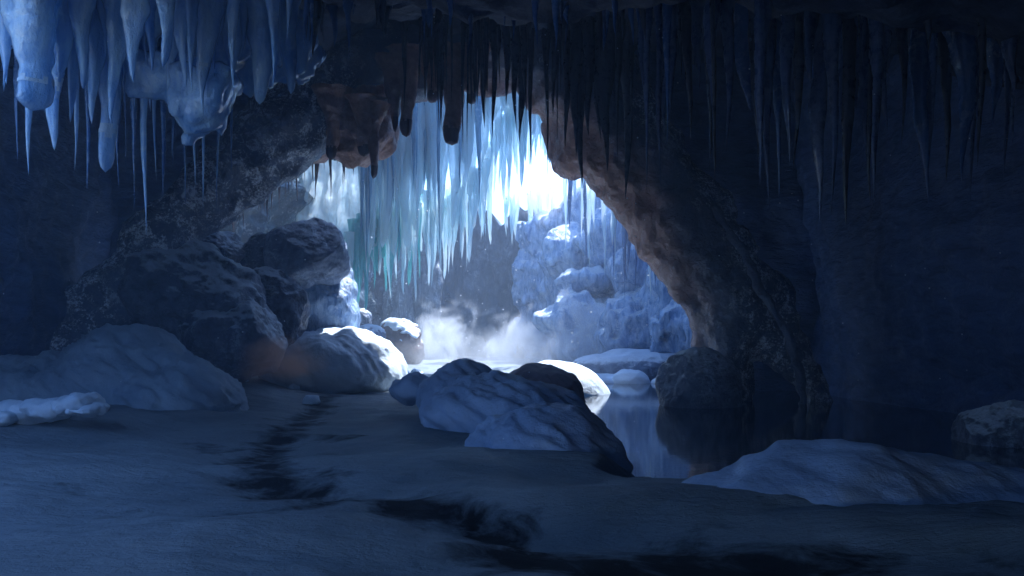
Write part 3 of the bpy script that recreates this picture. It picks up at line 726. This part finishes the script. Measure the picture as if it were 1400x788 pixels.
# brown stalactites under the arch
G3 = 'brown stalactites under the arch'
br = [(365, 130, 345, 52, .35, 'brown stalactite with a dark tip left of the gap'), (412, 100, 362, 50, .5, 'knobbly brown stalactite second from the dark tipped one'), (575, 100, 392, 48, .9, 'long brown stalactite with a flat broken end at the middle of the arch'),
      (640, 90, 245, 52, .6, 'short stubby brown stalactite right of the broken one'), (145, 250, 445, 56, .45, 'small brown stalactite at the left end of the arch opening'), (262, 280, 432, 66, .5, 'wide brown stalactite of the left bulge'), (290, 300, 512, 42, .45, 'long drooping brown stalactite below the left bulge'), (500, 100, 240, 56, .5, 'blunt brown knob behind the dark icicles')]
for i, (X, Y0, Yv, w, bl, lab) in enumerate(br):
    a, y0 = zz(X, Y0); _, b = zz(X, Yv)
    icicle('stalactite', a, y0 - 12, b, w / 2.626 * 1.3, 20.3, BROWN, lab, 'stalactite', G3, bl, 0, seed=500 + i, lump=.10, ns=18, nr=36, band=(.80, 1.01, 'dark_tip', ICEBROWN))
rock('rock_bulge', 487, 170, 21.2, 52, 60, BROWN, 'bulging brown rock lump under the left shoulder of the arch', 'rock bulge', seed=72, amp=.3, rot=.4)
rock('rock_bulge', 442, 166, 21.4, 56, 40, BROWN, 'flatter brown rock lump left of the bulging one', 'rock bulge', seed=73, amp=.3, rot=.5)
G3b = 'thin brown icicles fringing the left side of the arch opening'
for i in range(44):
    a = R.uniform(315, 486); d = R.uniform(22, 24)
    y0 = np.interp(a, [300, 380, 440, 490], [275, 222, 205, 205]) + R.uniform(-6, 10)
    icicle('icicle', a, y0, y0 + R.uniform(25, 75), R.uniform(3.5, 7), d, ICEBROWN, 'thin brown icicle in the fringe under the left limb of the arch', 'icicle', G3b, 0, R.uniform(-2, 2), seed=520 + i, nr=12, ns=7, root=.5, bucket=True)

# lit curtain icicles
G4 = 'bright icicles fringing the ice curtain'
def curtain_y(a): return np.interp(a, [440, 470, 500, 540, 580, 610, 640, 665, 682, 720, 760, 800], [380, 372, 350, 335, 322, 315, 290, 262, 205, 186, 192, 225])
for i in range(92):
    a = 474 + (800 - 474) * ((i + R.random()) / 92); d = np.interp((a - 700) / FPX * 30.5, [-7.6, -5, -2, 0, 3.4], [28.4, 29.9, 30.8, 31.2, 31.0]) + R.uniform(-.4, .5)
    y0 = curtain_y(a) - R.uniform(8, 30); ln = R.choice([24, 34, 46, 60, 74]) * R.uniform(.8, 1.25)
    if a > 670: ln *= .9
    teal = R.random() < np.interp(a, [474, 530, 610], [.95, .6, 0])
    icicle('icicle', a, y0, y0 + ln + 14, R.uniform(7, 15), d, ICETEAL if teal else ICE, 'teal icicle at the lower left end of the ice curtain' if teal else ('white icicle beside the bright sky opening' if a > 670 else 'white icicle in the lower fringe of the ice curtain'), 'icicle', G4, R.choice([0, 0, .25, .4]), R.uniform(-3, 3), seed=600 + i, root=.9, nr=18, ns=9)
for i in range(34):
    a = 500 + 270 * (i + R.random()) / 34; d = np.interp((a - 700) / FPX * 30.2, [-7.6, -5, -2, 0, 3.4], [27.8, 29.3, 30.2, 30.6, 30.4]) + R.uniform(-.3, .3)
    yb = curtain_y(a) + R.uniform(-62, 20) if a < 660 else R.uniform(150, 195)
    icicle('ice_drape', a, yb - R.uniform(60, 130), yb, R.uniform(24, 46), d, ICECURTAIN, 'broad tapering white ice drape on the face of the curtain', 'ice drape', 'broad ice drapes on the curtain', R.choice([0, .2, .3]), R.uniform(-3, 3), seed=1000 + i, lump=.12, ns=16, nr=30, ztop=12.2 + R.uniform(-.3, .3))
for i in range(52):
    a = R.choice([R.uniform(485, 600), R.uniform(490, 770)]); d = np.interp((a - 700) / FPX * 30.2, [-7.6, -5, -2, 0, 3.4], [27.6, 29.1, 30.0, 30.4, 30.2]) + R.uniform(-.4, .2)
    if a > 655 and i % 2: a -= 150
    y0 = R.uniform(175, max(200, curtain_y(a) - 40)); ln = R.uniform(40, 110)
    if a > 668: y0 = R.uniform(140, 185); ln = R.uniform(25, 70)
    icicle('icicle', a, y0, y0 + ln, R.uniform(9, 18) * (1 if i % 3 else .75), d - (0 if i % 3 else .5), ICE if i % 3 else ICEMID, 'pale blue icicle running down the face of the ice curtain' if i % 3 else 'darker steel blue icicle standing out against the pale ice curtain', 'icicle', 'pale icicles on the face of the ice curtain', 0, R.uniform(-2, 2), seed=700 + i, ztop=R.uniform(9.4, 12.2), nr=20, ns=8)
for i in range(26):        # under the rim of the far wall, below the sky opening
    a = R.uniform(655, 800); y0 = 272 + R.uniform(-6, 8)
    icicle('icicle', a, y0, y0 + R.uniform(20, 70), R.uniform(6, 12), 42.4 + R.uniform(-.4, .3), ICE, 'white icicle hanging from the far rim under the sky opening', 'icicle', 'icicles below the far rim', 0, 0, seed=800 + i, nr=12, ns=8, root=.4, bucket=True)
for i in range(18):        # on the icy wall at the right
    a = R.uniform(770, 900); d = np.interp(a, [770, 900], [35, 29]); y0 = np.interp(a, [770, 900], [255, 320]) + R.uniform(-10, 20)
    icicle('icicle', a, y0, y0 + R.uniform(40, 105), R.uniform(6, 14), d, ICEDEEP if i % 2 else ICE, 'dark blue icicle hanging before the icy right wall' if i % 2 else 'pale icicle hanging before the icy right wall', 'icicle', 'icicles before the icy right wall', 0, 0, seed=840 + i, nr=14, ns=8, root=1.2, bucket=True)

# big dim icicles at the upper right
G5 = 'dim slate blue icicles hanging at the upper right'
zr = lambda X, Yv: (900 + X / 2.388, Yv / 2.388)
rt = [(50, 430, 30), (92, 465, 36), (28, 485, 24), (176, 350, 34), (168, 562, 34), (230, 505, 40), (285, 362, 60), (318, 545, 34), (356, 685, 36), (420, 545, 30), (458, 565, 38), (534, 725, 56), (572, 705, 40), (622, 742, 36), (604, 430, 50), (650, 360, 70), (682, 672, 34), (712, 692, 34), (728, 430, 64), (800, 482, 34), (862, 668, 58), (892, 440, 30), (942, 602, 26), (1002, 605, 72), (1042, 470, 28), (1100, 425, 56), (1150, 330, 40), (130, 300, 40), (380, 300, 50), (490, 280, 40)]
for i, (X, Yv, w) in enumerate(rt):
    a, b = zr(X, Yv); d = R.uniform(10.5, 14)
    lab = {8: 'lone long icicle hanging above the outer edge of the arch limb', 11: 'widest dark icicle of the dense middle bunch at the upper right', 13: 'longest dark icicle tip of the middle bunch at the upper right', 20: 'bluish thick icicle right of the middle bunch', 23: 'thickest bluish icicle near the right edge of the view', 25: 'short broad icicle between the thickest one and the right edge'}.get(i, 'dim slate icicle hanging from the ceiling over the right side of the pool')
    icicle('icicle', a, 0, b, w / 2.388 * 1.6, d, ICEDEEP if i in (20, 23, 25, 6) else (ICESHADOW if i % 3 == 1 else ICESHADE), lab, 'icicle', G5, 0, R.uniform(-6, 6), seed=900 + i, ns=14, nr=30, ztop=ceil_at(a, d))

for i in range(36):
    c0 = R.choice([430, 475, 520, 590, 640, 700, 770, 830, 870]); a = c0 + R.gauss(0, 13); d = R.uniform(9, 12.5)
    icicle('icicle', a, 0, R.uniform(22, 80), R.uniform(10, 26), d, R.choice([ICESHADE, ICESHADOW, ICEDEEP]), 'short dim icicle hanging from the ceiling above the arch', 'icicle', 'short dim icicles along the ceiling above the arch', 0, R.uniform(-5, 5), seed=1300 + i, ns=12, nr=20, ztop=ceil_at(a, d))
for i in range(40):
    c0 = R.choice([905, 965, 1062, 1120, 1185, 1262, 1330, 1385]); a = c0 + R.gauss(0, 16); d = R.uniform(10, 14.5)
    icicle('icicle', a, 0, R.choice([90, 130, 180, 230, 270]) + R.uniform(-25, 25), R.uniform(9, 24), d, R.choice([ICESHADE, ICESHADE, ICESHADOW, ICEDEEP]), 'dim slate icicle hanging from the ceiling over the right side of the pool', 'icicle', G5, 0, R.uniform(-6, 6), seed=1200 + i, ns=12, nr=24, ztop=ceil_at(a, d))

bv, bf_, bi, mats, off = [], [], [], [], 0       # the smallest icicles of the far fringes, beyond the 300 built one by one
for v_, f_, m_ in BUCKET:
    if m_ not in mats: mats.append(m_)
    bv.append(v_); bf_.append(f_ + off); bi.append(np.full(len(f_), mats.index(m_))); off += len(v_)
fr = mk('icicle_fringe', np.concatenate(bv), np.concatenate(bf_), mats[0])
for m_ in mats[1:]: fr.data.materials.append(m_)
fr.data.polygons.foreach_set('material_index', np.concatenate(bi).astype(np.int32))
tag(fr, 'fringe of the smallest icicles along the arch and the far rims', 'icicles', None, 'stuff')

# ------------------------------------------------------------------ steam, mist, haze, flakes
def vol(name, px, py, d, rx, ry, ryd, mat, label, group=None):
    v, f = ICO[4]
    o = mk(name, v, f, mat); o.location = P(px, py, d); o.scale = (M(rx, d), ryd, M(ry, d))
    tag(o, label, 'steam', group, 'stuff'); return o
STEAM = mat_volume('steam', (.95, .97, .99), 1.15, .85, .38, 1.0)
STEAMLOW = mat_volume('low_steam', (.95, .97, .99), .20, .6, -.2, 1.1)
GLOWMIST = mat_volume('sunlit_mist', (.97, .93, .92), .6, .6, .1, 1.1)  # mist spread wide so its cream glow stands in for bloom
MIST = mat_volume('warm_mist', (1.0, .64, .45), 2.6, 1.3, .0, 1.35)
vol('steam', 606, 468, 35, 86, 76, 2.0, STEAM, 'white steam puff rising left of the middle of the lit floor')
vol('steam', 706, 468, 35.5, 92, 74, 2.0, STEAM, 'white steam puff rising in the middle of the lit floor')
vol('steam', 806, 456, 32.5, 96, 84, 1.6, STEAM, 'thin steam drifting before the icy rocks on the right')
vol('steam', 720, 488, 32, 250, 46, 2.6, STEAMLOW, 'low band of steam creeping over the lit floor')
vol('mist', 735, 248, 39.5, 120, 74, 1.8, GLOWMIST, 'pale sunlit mist drifting in the sky opening')
vol('mist', 384, 494, 17.2, 80, 44, .9, MIST, 'brownish mist drifting at the foot of the left boulder pile')

fl = np.random.RandomState(5)
fv, ff = [], []
octv = np.array([(1, 0, 0), (-1, 0, 0), (0, 1, 0), (0, -1, 0), (0, 0, 1), (0, 0, -1)], float)
octf = np.array([(0, 2, 4), (2, 1, 4), (1, 3, 4), (3, 0, 4), (2, 0, 5), (1, 2, 5), (3, 1, 5), (0, 3, 5)])
for i in range(260):
    if i < 120: c = P(fl.uniform(430, 900), fl.uniform(250, 520), fl.uniform(20, 36))
    else: c = P(fl.uniform(0, 1400), fl.uniform(20, 640), fl.uniform(6, 18))
    if c[2] < .5: continue
    ff.append(octf + len(fv) * 6); fv.append(octv * c[1] * fl.uniform(.0005, .0012) + c)
FL = NT('flake'); FL.done(FL.pbr((.9, .93, .97), .6))
tag(mk('snowflakes', np.concatenate(fv), np.concatenate(ff), FL.m, smooth=False), 'tiny snow specks drifting through the cave air', 'snowflakes', None, 'stuff')

HZ = NT('haze_air')
hv = HZ.n('ShaderNodeVolumePrincipled'); hv.inputs['Color'].default_value = (.62, .77, 1, 1); hv.inputs['Density'].default_value = .0068; hv.inputs['Anisotropy'].default_value = .25
HZ.l(hv.outputs[0], HZ.out.inputs['Volume'])
bx = np.array([(sx, sy, sz) for sx in (-105, 105) for sy in (-24, 72) for sz in (-2.5, 14.2)], float)
bf = np.array([(0, 1, 3, 2), (4, 6, 7, 5), (0, 4, 5, 1), (2, 3, 7, 6), (0, 2, 6, 4), (1, 5, 7, 3)])
tag(mk('haze', bx, bf, HZ.m, smooth=False), 'thin cold haze filling the cave', 'haze', None, 'stuff')

# ------------------------------------------------------------------ light
sun_dir = Vector((.30, .38, .87)).normalized()        # towards the sun
sd = bpy.data.lights.new('sun', 'SUN'); sd.energy = 4.0; sd.angle = math.radians(.5); sd.color = (1, .93, .85)
so = bpy.data.objects.new('sun', sd); COL.objects.link(so); so.rotation_euler = sun_dir.to_track_quat('Z', 'Y').to_euler(); so.location = (5, 40, 40)
W = bpy.data.worlds.new('World'); SC.world = W; W.use_nodes = True
wt = W.node_tree; wt.nodes.clear()
sk = wt.nodes.new('ShaderNodeTexSky'); sk.sky_type = 'NISHITA'; sk.sun_disc = False
sk.sun_elevation = math.asin(sun_dir.z); sk.sun_rotation = math.atan2(sun_dir.x, sun_dir.y)
sk.ozone_density = 4; sk.dust_density = .3
bg = wt.nodes.new('ShaderNodeBackground'); bg.inputs['Strength'].default_value = .15
wo = wt.nodes.new('ShaderNodeOutputWorld')
wt.links.new(sk.outputs[0], bg.inputs['Color']); wt.links.new(bg.outputs[0], wo.inputs['Surface'])

# ------------------------------------------------------------------ camera and render settings
cd = bpy.data.cameras.new('camera'); cd.sensor_width = 36; cd.lens = 36 * FPX / 1400; cd.shift_y = (HOR - 394) / 1400; cd.clip_end = 600; cd.clip_start = .05
co = bpy.data.objects.new('camera', cd); COL.objects.link(co); co.location = (0, 0, CAMZ); co.rotation_euler = (math.pi / 2, 0, 0); SC.camera = co
vs = SC.view_settings; vs.view_transform = 'Standard'; vs.look = 'None'; vs.gamma = 1; vs.use_curve_mapping = False; vs.exposure = 2.0; vs.use_white_balance = True; vs.white_balance_temperature = 5400
cy = SC.cycles
cy.use_denoising = True
cy.max_bounces = 8; cy.diffuse_bounces = 5; cy.glossy_bounces = 4; cy.transmission_bounces = 4; cy.volume_bounces = 2; cy.transparent_max_bounces = 24
cy.caustics_reflective = False; cy.caustics_refractive = False
cy.sample_clamp_indirect = 4; cy.sample_clamp_direct = 0
cy.volume_step_rate = 2.0; cy.volume_max_steps = 128
